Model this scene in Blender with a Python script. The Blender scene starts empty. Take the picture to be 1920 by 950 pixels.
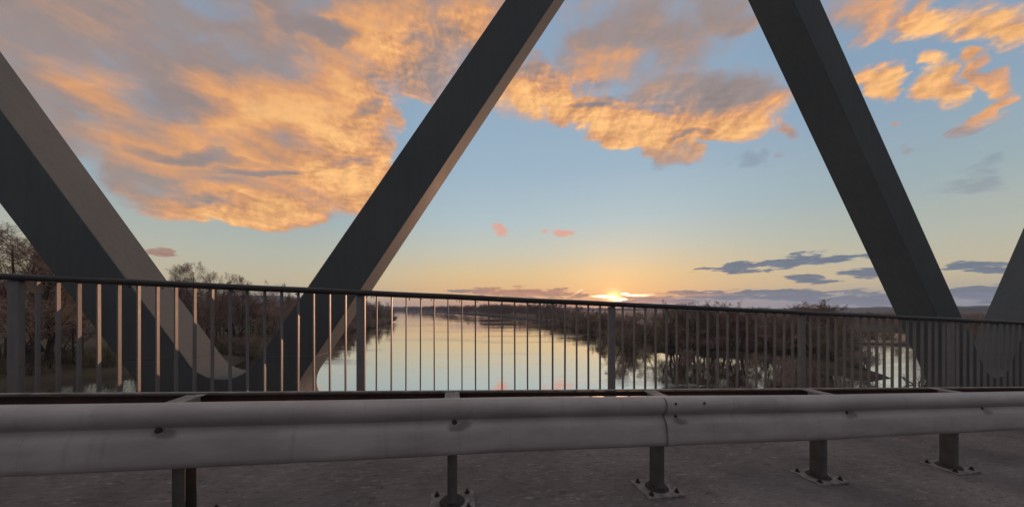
import bpy, math, random
import numpy as np
from mathutils import Vector, Matrix

# ------------------------------------------------------------------ scene, camera
sc = bpy.context.scene
C = sc.collection
R = math.radians
EYE = 12.0                       # eye height above the river
TH = R(10.804)                   # yaw of the bridge axis against the view
GRADE = -0.040                   # the deck falls to the right

cam_d = bpy.data.cameras.new("camera")
cam_d.sensor_width = 36.0
cam_d.lens = 36.0 * 600 / 1920   # ultra-wide phone lens
cam_d.shift_y = (579 - 475) / 1920
cam_d.clip_start = 0.05
cam_d.clip_end = 40000
cam = bpy.data.objects.new("camera", cam_d)
cam.location = (0, 0, EYE)
cam.rotation_euler = (R(90), 0, 0)
C.objects.link(cam)
sc.camera = cam
sc.view_settings.view_transform = 'Standard'
sc.view_settings.look = 'None'
sc.view_settings.exposure = 0.0
sc.view_settings.gamma = 1.0
sc.view_settings.use_curve_mapping = False
sc.render.engine = 'CYCLES'
try:
    sc.cycles.use_denoising = True
    sc.cycles.denoiser = 'OPENIMAGEDENOISE'
except Exception:
    pass
sc.cycles.max_bounces = 6
sc.cycles.diffuse_bounces = 3
sc.cycles.glossy_bounces = 3
sc.cycles.transparent_max_bounces = 8
sc.cycles.sample_clamp_indirect = 4.0

SUN_AZ, SUN_EL = R(17.6), R(1.75)
SUN_DIR = Vector((math.sin(SUN_AZ) * math.cos(SUN_EL), math.cos(SUN_AZ) * math.cos(SUN_EL), math.sin(SUN_EL)))


def lin(r, g, b):
    def f(c):
        c /= 255.0
        return c / 12.92 if c <= 0.04045 else ((c + 0.055) / 1.055) ** 2.4
    return (f(r), f(g), f(b))


# ------------------------------------------------------------------ small node language
class NT:
    def __init__(self, tree):
        self.t = tree

    def new(self, kind, **kw):
        n = self.t.nodes.new(kind)
        for k, v in kw.items():
            setattr(n, k, v)
        return n

    def put(self, sock, v):
        if isinstance(v, S):
            self.t.links.new(v.s, sock)
        elif isinstance(v, (tuple, list)) and sock.type == 'RGBA' and len(v) == 3:
            sock.default_value = (*v, 1)
        else:
            sock.default_value = v

    def math(self, op, *a, clamp=False):
        n = self.new('ShaderNodeMath', operation=op)
        n.use_clamp = clamp
        for i, v in enumerate(a):
            self.put(n.inputs[i], v)
        return S(self, n.outputs[0])

    def vmath(self, op, *a, out=0):
        n = self.new('ShaderNodeVectorMath', operation=op)
        for i, v in enumerate(a):
            self.put(n.inputs[i], v)
        return S(self, n.outputs[out])

    def dot(self, a, b):
        n = self.new('ShaderNodeVectorMath', operation='DOT_PRODUCT')
        self.put(n.inputs[0], a)
        self.put(n.inputs[1], b)
        return S(self, n.outputs['Value'])

    def vec(self, x, y, z):
        n = self.new('ShaderNodeCombineXYZ')
        for i, v in enumerate((x, y, z)):
            self.put(n.inputs[i], v)
        return S(self, n.outputs[0])

    def sep(self, v):
        n = self.new('ShaderNodeSeparateXYZ')
        self.put(n.inputs[0], v)
        return [S(self, o) for o in n.outputs]

    def noise(self, v, scale, detail=6.0, rough=0.55, dist=0.0, lac=2.0, color=False):
        n = self.new('ShaderNodeTexNoise', noise_dimensions='3D')
        self.put(n.inputs['Vector'], v)
        self.put(n.inputs['Scale'], scale)
        n.inputs['Detail'].default_value = detail
        n.inputs['Roughness'].default_value = rough
        n.inputs['Lacunarity'].default_value = lac
        n.inputs['Distortion'].default_value = dist
        return S(self, n.outputs['Color' if color else 'Fac'])

    def ss(self, v, a, b, lo=0.0, hi=1.0):
        n = self.new('ShaderNodeMapRange', interpolation_type='SMOOTHSTEP')
        self.put(n.inputs['Value'], v)
        for k, q in (('From Min', a), ('From Max', b), ('To Min', lo), ('To Max', hi)):
            self.put(n.inputs[k], q)
        return S(self, n.outputs[0])

    def mix(self, f, a, b):
        n = self.new('ShaderNodeMix', data_type='RGBA')
        n.clamp_factor = True
        self.put(n.inputs[0], f)
        self.put(n.inputs[6], a)
        self.put(n.inputs[7], b)
        return S(self, n.outputs[2])

    def ramp(self, v, stops):
        n = self.new('ShaderNodeValToRGB')
        e = n.color_ramp.elements
        while len(e) < len(stops):
            e.new(0.5)
        for el, (p, c) in zip(e, stops):
            el.position = p
            el.color = (*c, 1)
        self.put(n.inputs[0], v)
        return S(self, n.outputs[0])


class S:
    def __init__(self, nt, s):
        self.nt, self.s = nt, s

    def __add__(self, o): return self.nt.math('ADD', self, o)
    __radd__ = __add__
    def __sub__(self, o): return self.nt.math('SUBTRACT', self, o)
    def __rsub__(self, o): return self.nt.math('SUBTRACT', o, self)
    def __mul__(self, o): return self.nt.math('MULTIPLY', self, o)
    __rmul__ = __mul__
    def __truediv__(self, o): return self.nt.math('DIVIDE', self, o)
    def max(self, o): return self.nt.math('MAXIMUM', self, o)
    def min(self, o): return self.nt.math('MINIMUM', self, o)
    def clamp(self): return self.nt.math('ADD', self, 0.0, clamp=True)


# ------------------------------------------------------------------ world: dusk sky with clouds
w = bpy.data.worlds.new("World")
sc.world = w
w.use_nodes = True
wt = w.node_tree
for n in list(wt.nodes):
    wt.nodes.remove(n)
N = NT(wt)
tc = N.new('ShaderNodeTexCoord')
dirv = N.vmath('NORMALIZE', S(N, tc.outputs['Generated']))
dx, dy, dz = N.sep(dirv)
az = N.math('ARCTAN2', dx, dy) * 57.29578
el = N.math('ARCSINE', dz) * 57.29578
sky = N.new('ShaderNodeTexSky', sky_type='NISHITA')
sky.sun_disc = False
sky.sun_elevation = SUN_EL
sky.sun_rotation = SUN_AZ
sky.altitude = 50
sky.air_density = 1.0
sky.dust_density = 1.2
sky.ozone_density = 1.5

AE = N.vec(az, el, 0.0)
# clear-sky gradient by elevation, warm towards the sunset, cool away from it
eln = ((el + 2.0) / 92.0).clamp()
def E_(deg): return (deg + 2.0) / 92.0
warm = N.ramp(eln, [(0.0, lin(190, 132, 108)), (E_(0.3), lin(218, 160, 126)), (E_(2.2), lin(242, 188, 128)), (E_(6), lin(234, 203, 150)),
                    (E_(10), lin(208, 207, 188)), (E_(15), lin(184, 203, 208)), (E_(23), lin(163, 189, 208)), (E_(44), lin(142, 167, 194)), (E_(62), lin(206, 200, 202)), (1.0, lin(238, 228, 228))])
side = N.ramp(eln, [(0.0, lin(120, 125, 130)), (E_(0.3), lin(172, 172, 162)), (E_(4), lin(208, 194, 162)), (E_(8), lin(190, 193, 178)),
                    (E_(14), lin(164, 183, 188)), (E_(24), lin(144, 170, 194)), (E_(44), lin(132, 158, 186)), (E_(62), lin(206, 200, 202)), (1.0, lin(238, 228, 228))])
back = N.ramp(eln, [(0.0, lin(62, 70, 82)), (E_(4), lin(82, 90, 104)), (E_(14), lin(100, 108, 122)), (E_(38), lin(150, 152, 162)), (E_(60), lin(206, 200, 202)), (1.0, lin(238, 228, 228))])
dsun = N.math('ABSOLUTE', az - 8.0)
f_side = N.ss(dsun, 12.0, 46.0)
f_back = N.ss(dsun, 60.0, 120.0)
base = N.mix(f_back, N.mix(f_side, warm, side), back)
# glow round the sun
cosun = N.dot(dirv, tuple(SUN_DIR))
ang = N.math('ARCCOSINE', cosun.min(0.999999)) * 57.29578
SKYMIX = 0.10
skyc = N.vmath('SCALE', S(N, sky.outputs[0]))
skyc.s.node.inputs['Scale'].default_value = 0.10
base = N.mix(SKYMIX, base, skyc)
g1 = N.math('EXPONENT', (ang / 1.1) * (ang / -1.1))
g2 = N.math('EXPONENT', ang * (-1 / 5.0))
base = N.vmath('ADD', base, N.vmath('MULTIPLY', N.vec(g1, g1, g1), (2.2, 1.3, 0.4)))
base = N.vmath('ADD', base, N.vmath('MULTIPLY', N.vec(g2, g2, g2), (0.26, 0.11, 0.015)))


def field(vec, blobs):
    """soft union of ellipses in azimuth and elevation (degrees): 1 in the middle, 0 on the rim"""
    acc = None
    for b in blobs:
        a0, e0, ra, re = b[:4]
        k = b[4] if len(b) > 4 else 0.0
        d = N.vmath('SUBTRACT', vec, (a0, e0, 0.0))
        p = N.dot(d, (1.0 / ra, 0, 0))
        q = N.dot(d, (-k / re, 1.0 / re, 0))
        v = N.math('MULTIPLY_ADD', p, p, q * q)
        if len(b) > 5:
            v = v + (1.0 - b[5])
        acc = v if acc is None else acc.min(v)
    return 1.0 - acc.min(2.5)


BIG = [(-53.47, 24.48, 11.79, 10.78, 0.477), (-40.36, 25.11, 18.88, 11.28, 0.287), (-41.99, 17.14, 11.82, 6.14, 0.096), (-29.54, 25.5, 10.83, 9.45, 0.585), (-28.07, 20.11, 7.8, 5.19, 0.169), (-23.43, 38.44, 20.46, 7.02, 0.188), (-7.59, 42.72, 12.03, 5.65, 0.064), (-47.73, 35.62, 23.86, 7.66, 0.414), (-13.13, 36.69, 6.32, 4.19, 0.509), (-35.63, 13.63, 6.96, 2.34, 0.277), (-47.29, 13.91, 4.86, 3.05, -0.095)]
GAP = [(-51.53, 14.2, 2.59, 1.9, -0.153), (-41.99, 34.94, 5.3, 1.62, 0.148, 0.7), (-52.07, 18.89, 1.81, 0.84, -0.044)]
SHADEP = [(-36.25, 22.88, 4.66, 2.35, 0.156), (-44.52, 18.95, 6.36, 1.1, 0.235), (-41.99, 13.98, 4.76, 0.87, 0.146), (-46.4, 23.54, 6.42, 2.49, 0.137), (23.03, 29.18, 4.04, 1.21, -0.263), (34.67, 28.68, 4.85, 3.02, -0.289), (3.81, 35.5, 5.21, 1.89, -0.031), (-28.07, 22.31, 5.94, 1.01, 0.379), (-30.96, 36.57, 6.32, 1.58, 0.283), (-23.43, 29.77, 3.21, 1.19, 0.186), (-38.66, 18.63, 5.25, 0.8, 0.24), (14.04, 31.5, 5.38, 0.67, -0.261), (28.81, 25.32, 5.13, 0.68, -0.117)]
MID = [(3.81, 34.55, 8.49, 4.2, -0.031), (11.31, 31.43, 10.9, 2.73, -0.199), (20.97, 27.46, 9.93, 2.95, -0.254), (28.81, 29.6, 10.98, 5.38, -0.227), (36.25, 27.6, 6.22, 3.75, -0.297), (31.66, 25.68, 11.08, 2.11, -0.117), (41.35, 23.11, 1.4, 1.82, -0.317), (22.62, 38.06, 15.27, 6.58, -0.19), (14.93, 37.65, 9.73, 4.64, -0.126), (34.99, 37.35, 7.71, 2.47, -0.331), (25.8, 23.81, 5.41, 1.73, -0.177)]
RIGHT = [(54.46, 28.01, 6.93, 2.68, -0.566), (47.73, 32.53, 5.22, 2.74, -0.492), (48.58, 24.8, 1.59, 2.08, -0.431), (49.2, 23.75, 0.98, 1.15, -0.427), (53.13, 22.73, 2.34, 1.56, -0.191), (52.25, 24.61, 1.43, 1.26, -0.489), (54.94, 24.09, 1.07, 0.82, -0.531), (56.54, 21.97, 1.16, 1.81, -0.525), (56.31, 20.01, 1.62, 0.47, 0.154), (54.78, 18.79, 1.27, 0.89, 0.034), (50.58, 17.28, 0.54, 0.44, -0.345), (49.72, 20.56, 0.36, 0.38, -0.388), (38.66, 20.28, 1.16, 0.33, -0.26), (45.0, 20.01, 1.05, 0.72, -0.321)]
ORANGE = [(-33.69, 25.18, 17.3, 6.5, 0.329, 1.0), (-28.07, 20.11, 11.13, 5.93, 0.165), (-39.24, 13.01, 9.24, 3.51, 0.174), (-49.8, 22.71, 7.7, 3.15, -0.042, 0.6), (-25.02, 34.73, 13.24, 5.85, 0.508, 0.7), (-21.8, 39.83, 10.64, 3.14, 0.191, 0.7), (20.14, 27.24, 20.47, 3.54, -0.217), (4.76, 32.87, 10.32, 4.03, -0.037), (35.63, 24.99, 8.87, 2.87, -0.066), (15.82, 36.35, 7.04, 2.38, -0.133, 0.6), (54.46, 27.57, 7.97, 3.92, -0.555), (52.78, 23.39, 5.3, 3.4, -0.473), (48.99, 24.1, 2.47, 3.13, -0.427), (-7.59, 42.72, 7.47, 3.07, 0.066, 0.5)]
CRISP = [(-24.23, 21.49, 11.84, 8.26, 0.146), (-14.93, 35.87, 11.47, 7.29, 0.398), (21.8, 27.68, 20.86, 4.86, -0.144), (8.53, 33.33, 8.35, 3.96, -0.068), (53.81, 23.84, 9.7, 8.0, -0.483), (-39.24, 13.01, 11.01, 2.53, 0.171)]
DARK = [(38.66, 6.09, 7.9, 0.81, 0.018), (41.46, 6.56, 3.22, 0.78, 0.097), (43.53, 3.8, 3.02, 0.62, -0.2), (47.73, 4.3, 2.38, 0.51, -0.082), (34.99, 5.77, 4.81, 0.54, -0.069), (41.99, 1.84, 9.07, 0.99, -0.068), (47.73, 1.22, 6.55, 1.03, -0.023), (32.35, 1.94, 5.46, 0.81, -0.021), (55.41, 4.27, 2.32, 0.65, -0.108), (56.31, 1.64, 3.25, 1.06, -0.043), (-47.29, 6.9, 1.85, 0.51, -0.016), (45.0, 6.12, 3.35, 0.4, 0.034), (2.39, 2.86, 10.56, 1.14, -0.022), (24.62, 1.48, 7.09, 0.78, -0.012), (-7.13, 3.12, 4.69, 0.47, 0.007), (28.81, 2.51, 5.13, 0.33, -0.024)]
GREY = [(25.8, 23.44, 5.8, 1.88, -0.174), (36.25, 20.35, 2.11, 1.49, -0.239), (55.56, 14.48, 1.1, 0.91, -0.353), (55.1, 12.58, 1.94, 1.25, -0.304), (50.58, 13.91, 1.16, 0.57, -0.284)]
PINK = [(-2.39, 13.84, 2.1, 1.35, -0.462), (9.0, 13.07, 2.42, 0.81, -0.131), (5.9, 13.7, 1.13, 0.45, -0.024)]
SPARK = [(16.17, 2.11, 2.82, 0.29, -0.063), (19.46, 2.52, 0.76, 0.27, -0.016), (21.14, 2.23, 1.5, 0.2, -0.015), (18.43, 1.63, 1.72, 0.27, -0.009), (11.13, 2.81, 1.1, 0.28, 0.702), (24.62, 2.34, 3.94, 0.3, 0.036), (32.35, 2.1, 4.77, 0.24, -0.023)]
BACKC = [(-100,35,22,16),(-150,20,40,8),(110,25,30,8),(165,40,30,12),(60,62,40,10),(-60,70,60,12),(90,8,18,2)]
# ---- cloud layers: elliptical masses broken up by noise, all in sky directions
n3 = N.vec(az * 0.11, el * 0.19, 3.7)
wn = N.noise(n3, 1.0, 4.0, 0.55, color=True)
wv = N.vmath('MULTIPLY', N.vmath('SUBTRACT', wn, (0.5, 0.5, 0.5)), (10.0, 6.0, 0.0))
AEw = N.vmath('ADD', AE, wv)
# cumulus texture, and the same texture a step towards the light for relief
NV = N.vec(az * 0.14 + el * 0.02, el * 0.23, 0.0)
NV = N.vmath('ADD', NV, N.vmath('MULTIPLY', wn, (0.45, 0.45, 0.0)))
NL = N.vmath('ADD', NV, (0.06, -0.08, 0.03))
fb = N.noise(NV, 1.0, 9.0, 0.56)
fl = N.noise(NL, 1.0, 5.0, 0.52)
fine = N.noise(NV, 3.9, 8.0, 0.62)
fineL = N.noise(NL, 3.9, 5.0, 0.58)
streak = N.noise(N.vec(az * 0.06 + el * -0.03, el * 0.36 + az * 0.05, 8.0), 1.0, 6.0, 0.52)

m_big = field(AEw, BIG)
m_gap = N.ss(field(AEw, GAP) + (fine - 0.5) * 1.2, -0.3, 1.2) * 0.30
m_mid = field(AEw, MID)
m_rt = field(AEw, RIGHT)
m_bk = field(AEw, BACKC)
big = (m_big * 1.9 + 0.1).min(1.25) - m_gap * 1.7
m_all = big.max(m_mid * 1.35).max(m_rt * 0.85 - 0.04).max(m_bk)
# heaped edges towards the sun are crisp, the high sheets are soft
crisp = N.ss(field(AEw, CRISP), -0.3, 0.7)
dens = m_all * 0.62 + (fb - 0.5) * 1.5 + (fine - 0.5) * (crisp * 0.75 + 0.25)
relief = ((fb - fl) * 2.0 + (fine - fineL) * 0.42) * (crisp * 0.75 + 0.28)
cov = N.ss(dens, -0.14, 0.36 + (1.0 - crisp) * 0.45)
m_or = field(AEw, ORANGE).max(-0.5)
m_sh = field(AEw, SHADEP).max(0.0)
o = m_or * 0.80 + relief * 1.0 + (streak - 0.5) * 1.5 + (fb - 0.5) * 1.0 + 0.20 - m_sh * 0.65
thick = N.ss(dens, 0.1, 0.9)
cgrey = N.mix(thick, lin(160, 152, 158), lin(158, 136, 126))
lit = N.ss(o, -0.26, 0.78)
ccol = N.mix(lit, cgrey, lin(228, 162, 108))
ccol = N.mix(N.ss(o, 0.50, 1.20), ccol, lin(250, 190, 122))
shade = (relief * 0.95 + 1.0 - m_sh * 0.10).max(0.55).min(1.22)
ccol = N.vmath('MULTIPLY', ccol, N.vec(shade, shade, shade))
base = N.mix(cov * (lit * 0.12 + 0.85), base, ccol)

# thin grey wisps
m_g = field(AEw, GREY)
wis = N.ss(m_g * 0.6 + (fb - 0.5) * 1.6 + (fine - 0.5) * 2.2, 0.0, 1.0)
base = N.mix(wis * 0.5, base, lin(132, 142, 156))
# small pink tufts
m_p = field(N.vmath('ADD', AE, N.vmath('MULTIPLY', wv, (0.18, 0.18, 0))), PINK)
pk = N.ss(m_p * 0.7 + (fine - 0.5) * 2.8, 0.0, 0.8)
base = N.mix(pk * 0.75, base, lin(236, 160, 134))
# low stratus along the horizon
SV = N.vec(az * 0.30, el * 1.5, 21.0)
sn = N.noise(SV, 1.0, 8.0, 0.62)
snL = N.noise(N.vmath('ADD', SV, (-0.1, -0.22, 0.0)), 1.0, 4.0, 0.5)
AEs = N.vmath('ADD', AE, N.vmath('MULTIPLY', wv, (0.25, 0.12, 0)))
m_d = field(AEs, DARK)
dk = N.ss(m_d * 0.50 + (sn - 0.5) * 3.0, -0.02, 0.26)
near = N.ss(N.math('ABSOLUTE', az - 10.0), 24.0, 12.0)
dcol = N.mix(near, lin(92, 110, 134), lin(186, 132, 108))
dcol = N.mix(N.ss(az, -30.0, -40.0), dcol, lin(168, 130, 116))
dsh = ((sn - snL) * 1.3 + 1.0).max(0.75).min(1.3)
dcol = N.vmath('MULTIPLY', dcol, N.vec(dsh, dsh, dsh))
# blue-grey haze bank right of the sunset
band = N.ss(el + (sn - 0.5) * 1.6, 2.1, 1.2) * N.ss(az, 17.0, 28.0) * N.ss(az, 110.0, 80.0)
base = N.mix(band * 0.6, base, lin(130, 150, 174))
base = N.mix(dk * 0.9, base, dcol)
# lit cloud rims round the sun
m_s = field(AEs, SPARK)
sk = N.ss(m_s * 0.6 + (sn - 0.5) * 2.2, 0.0, 0.5) * N.ss(ang, 22.0, 3.0)
hot = N.ss(ang, 7.5, 1.0)
base = N.mix(sk * 0.95, base, N.mix(hot, lin(245, 178, 116), (4.5, 3.6, 1.9)))
# below the horizon
base = N.mix(N.ss(el, 0.0, -1.5), base, (0.05, 0.045, 0.045))


bg = N.new('ShaderNodeBackground')
fin = N.vmath('SCALE', base)
fin.s.node.inputs['Scale'].default_value = 10.0
N.put(bg.inputs['Color'], fin)
bg.inputs['Strength'].default_value = 0.10
wo = N.new('ShaderNodeOutputWorld')
wt.links.new(bg.outputs[0], wo.inputs[0])
w.cycles.sampling_method = 'MANUAL'
w.cycles.sample_map_resolution = 1024

sd = bpy.data.lights.new("sun", 'SUN')
sd.energy = 3.4
sd.angle = R(0.6)
sd.color = (1.0, 0.53, 0.31)
sun = bpy.data.objects.new("sun", sd)
sun.rotation_euler = (-SUN_DIR).to_track_quat('-Z', 'Y').to_euler()
sun.location = (60, 180, 60)
C.objects.link(sun)

# ------------------------------------------------------------------ mesh helpers
class MB:
    """collects faces of ONE mesh"""
    def __init__(self):
        self.v, self.f = [], []

    def add(self, vs, fs):
        o = len(self.v)
        self.v += [tuple(p) for p in vs]
        self.f += [tuple(i + o for i in q) for q in fs]
        return self

    def box(self, x0, x1, y0, y1, z0, z1, g=0.0):
        vs = [(x, y, z + g * x) for x in (x0, x1) for y in (y0, y1) for z in (z0, z1)]
        return self.add(vs, [(0, 1, 3, 2), (4, 6, 7, 5), (0, 4, 5, 1), (2, 3, 7, 6), (0, 2, 6, 4), (1, 5, 7, 3)])

    def cyl(self, c, r, h, n=12, r2=None):
        r2 = r if r2 is None else r2
        vs = [(c[0] + r * math.cos(2 * math.pi * i / n), c[1] + r * math.sin(2 * math.pi * i / n), c[2]) for i in range(n)]
        vs += [(c[0] + r2 * math.cos(2 * math.pi * i / n), c[1] + r2 * math.sin(2 * math.pi * i / n), c[2] + h) for i in range(n)]
        fs = [(i, (i + 1) % n, n + (i + 1) % n, n + i) for i in range(n)]
        fs += [tuple(range(n - 1, -1, -1)), tuple(range(n, 2 * n))]
        return self.add(vs, fs)

    def prism(self, poly, y0, y1):
        """polygon in (x, z) pushed from y0 to y1"""
        n = len(poly)
        vs = [(p[0], y0, p[1]) for p in poly] + [(p[0], y1, p[1]) for p in poly]
        fs = [tuple(range(n)), tuple(range(2 * n - 1, n - 1, -1))]
        fs += [(i, n + i, n + (i + 1) % n, (i + 1) % n) for i in range(n)]
        return self.add(vs, fs)

    def sweep(self, prof, xs, g, wob=None):
        """closed (y, z) profile swept along x, following the grade"""
        n = len(prof)
        vs = []
        for x in xs:
            oy, oz = wob(x) if wob else (0, 0)
            vs += [(x, p[0] + oy, p[1] + g * x + oz) for p in prof]
        fs = []
        for k in range(len(xs) - 1):
            for i in range(n):
                j = (i + 1) % n
                fs.append((k * n + i, k * n + j, (k + 1) * n + j, (k + 1) * n + i))
        fs.append(tuple(range(n - 1, -1, -1)))
        fs.append(tuple((len(xs) - 1) * n + i for i in range(n)))
        return self.add(vs, fs)

    def build(self, name, m, parent=None, loc=(0, 0, 0), smooth=False, bevel=0.0):
        me = bpy.data.meshes.new(name)
        me.from_pydata(self.v, [], self.f)
        me.materials.append(m)
        import bmesh
        bm = bmesh.new()
        bm.from_mesh(me)
        bmesh.ops.recalc_face_normals(bm, faces=bm.faces)
        bm.to_mesh(me)
        bm.free()
        o = bpy.data.objects.new(name, me)
        C.objects.link(o)
        o.parent = parent
        o.location = loc
        if smooth:
            me.polygons.foreach_set('use_smooth', [True] * len(me.polygons))
            me.set_sharp_from_angle(angle=R(38))
        if bevel:
            b = o.modifiers.new('edge', 'BEVEL')
            b.width = bevel
            b.segments = 2
            b.limit_method = 'ANGLE'
            b.angle_limit = R(40)
        return o


def tag(o, label=None, cat=None, group=None, kind=None):
    for k, v in (('label', label), ('category', cat), ('group', group), ('kind', kind)):
        if v:
            o[k] = v
    return o


def empty(name, loc, rz=0.0):
    o = bpy.data.objects.new(name, None)
    o.location = loc
    o.rotation_euler = (0, 0, rz)
    o.empty_display_size = 0.3
    C.objects.link(o)
    return o


def dup(o, parent, loc):
    c = o.copy()
    C.objects.link(c)
    c.parent = parent
    c.location = loc
    return c


CT, ST = math.cos(TH), math.sin(TH)


def BW(t, D, h):
    """bridge coordinates (along, across, above eye) -> world"""
    return Vector((t * CT - D * ST, t * ST + D * CT, EYE + h))


# ------------------------------------------------------------------ materials
def material(name, rough=0.6, metal=0.0, spec=0.5):
    m = bpy.data.materials.new(name)
    m.use_nodes = True
    nt = NT(m.node_tree)
    b = m.node_tree.nodes['Principled BSDF']
    b.inputs['Roughness'].default_value = rough
    b.inputs['Metallic'].default_value = metal
    b.inputs['Specular IOR Level'].default_value = spec
    return m, nt, b


def objco(nt):
    return S(nt, nt.new('ShaderNodeTexCoord').outputs['Object'])


def bump(nt, b, h, strength, dist):
    n = nt.new('ShaderNodeBump')
    n.inputs['Strength'].default_value = strength
    n.inputs['Distance'].default_value = dist
    nt.put(n.inputs['Height'], h)
    nt.t.links.new(n.outputs[0], b.inputs['Normal'])


def paint(name, c0, c1, rough=0.55, scale=3.0, metal=0.0, bmp=0.15, spec=0.5, rust=0.0):
    m, nt, b = material(name, rough, metal, spec)
    co = objco(nt)
    n1 = nt.noise(co, scale, 6, 0.6)
    n2 = nt.noise(nt.vmath('MULTIPLY', co, (9, 9, 0.9)), 2.0, 5, 0.6)   # rain streaks
    f = nt.ss(n1 * 0.6 + n2 * 0.4, 0.35, 0.68)
    col = nt.mix(f, c0, c1)
    if rust:
        r = nt.ss(nt.noise(co, 14, 6, 0.65), 0.62, 0.74)
        col = nt.mix(r * rust, col, (0.10, 0.045, 0.02))
    nt.put(b.inputs['Base Color'], col)
    nt.put(b.inputs['Roughness'], n1 * 0.25 + (rough - 0.12))
    bump(nt, b, nt.noise(co, 60, 4, 0.6), bmp, 0.004)
    return m


M_TRUSS = paint('dark_steel_paint', (0.094, 0.104, 0.106), (0.120, 0.128, 0.128), 0.72, 1.0, bmp=0.04, spec=0.12)
M_RAILTOP = paint('handrail_paint', (0.022, 0.019, 0.018), (0.038, 0.032, 0.030), 0.45, 5, rust=0.25)
M_BAR = paint('railing_paint', (0.165, 0.150, 0.144), (0.23, 0.21, 0.20), 0.5, 6, rust=0.5)
M_POST = paint('post_steel', (0.10, 0.095, 0.085), (0.17, 0.16, 0.14), 0.55, 9, metal=0.2, rust=0.6)
M_PLATE = paint('galvanised_plate', (0.17, 0.155, 0.146), (0.33, 0.305, 0.29), 0.8, 9, metal=0.0, rust=0.7, spec=0.1)
M_BOLT = paint('rusty_bolt', (0.022, 0.018, 0.016), (0.045, 0.034, 0.028), 0.7, 30)
M_REAR = paint('rear_rail_shade_steel', (0.055, 0.045, 0.042), (0.085, 0.068, 0.062), 0.75, 5, spec=0.15, rust=0.5)  # dark rusty steel, deepened to carry the shade inside the C section


def beam_material():
    m, nt, b = material('galvanised_beam', 0.5, 0.0, 0.5)
    co = objco(nt)
    x, y, z = nt.sep(co)
    n1 = nt.noise(nt.vmath('MULTIPLY', co, (1.2, 4, 4)), 2.2, 7, 0.6)
    n2 = nt.noise(nt.vmath('MULTIPLY', co, (26, 6, 2.0)), 1.0, 5, 0.6)    # vertical runs of dirt
    col = nt.mix(nt.ss(n1, 0.3, 0.72), (0.31, 0.275, 0.258), (0.42, 0.375, 0.355))
    col = nt.mix(nt.ss(n2, 0.54, 0.76) * 0.28, col, (0.15, 0.128, 0.115))
    # pale scuffs left by tyres and salt
    sc_ = nt.ss(nt.noise(nt.vmath('MULTIPLY', co, (5, 12, 12)), 1.0, 6, 0.7), 0.66, 0.74)
    col = nt.mix(sc_ * 0.4, col, (0.62, 0.60, 0.61))
    # grime round each post bolt, one every 1.4 m
    px = nt.math('WRAP', x, 0.7, -0.7)
    hz = z - x * GRADE
    nn = nt.noise(co, 9, 5, 0.6)
    qx = (px - 0.045 + (nn - 0.5) * 0.10) / 0.062
    qz = (hz - 0.168 + (nn - 0.5) * 0.06) / 0.024
    d = qx * qx + qz * qz
    col = nt.mix(nt.ss(d, 1.3, 0.1) * 0.6, col, (0.035, 0.03, 0.025))
    nt.put(b.inputs['Base Color'], col)
    nt.put(b.inputs['Roughness'], n1 * 0.25 + 0.33)
    bump(nt, b, nt.noise(nt.vmath('MULTIPLY', co, (0.4, 1, 1)), 40, 4, 0.6), 0.12, 0.004)
    return m


M_BEAM = beam_material()


def deck_material():
    m, nt, b = material('old_asphalt', 0.9, 0.0, 0.12)
    co = objco(nt)
    big = nt.noise(co, 0.9, 5, 0.6)
    drag = nt.noise(nt.vmath('MULTIPLY', co, (0.33, 1.0, 1)), 46, 6, 0.66, 0.8)
    mid = nt.noise(nt.vmath('MULTIPLY', co, (0.6, 1.0, 1)), 13, 6, 0.65, 0.5)
    grit = nt.noise(co, 150, 3, 0.7)
    col = nt.mix(nt.ss(big, 0.34, 0.66), (0.165, 0.143, 0.135), (0.240, 0.210, 0.200))
    col = nt.mix(nt.ss(mid, 0.55, 0.36) * 0.3, col, (0.10, 0.089, 0.092))
    col = nt.mix(nt.ss(drag, 0.54, 0.72) * 0.7, col, (0.43, 0.39, 0.37))
    col = nt.mix(nt.ss(drag, 0.44, 0.30) * 0.75, col, (0.052, 0.045, 0.042))
    col = nt.mix(nt.ss(grit, 0.60, 0.75) * 0.3, col, (0.36, 0.335, 0.34))
    wet = nt.ss(nt.noise(co, 0.8, 4, 0.55), 0.50, 0.64)
    col = nt.mix(wet * 0.4, col, (0.075, 0.067, 0.07))
    nt.put(b.inputs['Base Color'], col)
    nt.put(b.inputs['Roughness'], 0.85 - wet * 0.25)
    bump(nt, b, drag * 0.8 + mid * 0.4 + grit * 0.25, 0.7, 0.010)
    return m


M_DECK = deck_material()

# ------------------------------------------------------------------ deck (setting)
H0 = -1.195                      # deck below the eye at t = 0
T0, T1 = -40.0, 60.0
mb = MB()
mb.box(T0, T1, -9.0, 3.42, -0.9, 0.0, GRADE)
deck = mb.build('road', M_DECK, None, BW(0, 0, H0))
deck.rotation_euler = (0, 0, TH)
tag(deck, kind='structure')

# unseen raised edge beam under the railing, added so its shadow covers the deck
M_SHADING_KERB = paint('shading_kerb_concrete', (0.17, 0.155, 0.145), (0.27, 0.25, 0.235), 0.85, 4, bmp=0.4, spec=0.2)
kb = MB().box(T0, T1, 3.225, 3.515, 0.003, 0.215, GRADE).build('shading_kerb', M_SHADING_KERB, None, BW(0, 0, H0), bevel=0.015)
kb.rotation_euler = (0, 0, TH)
tag(kb, kind='structure')

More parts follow.
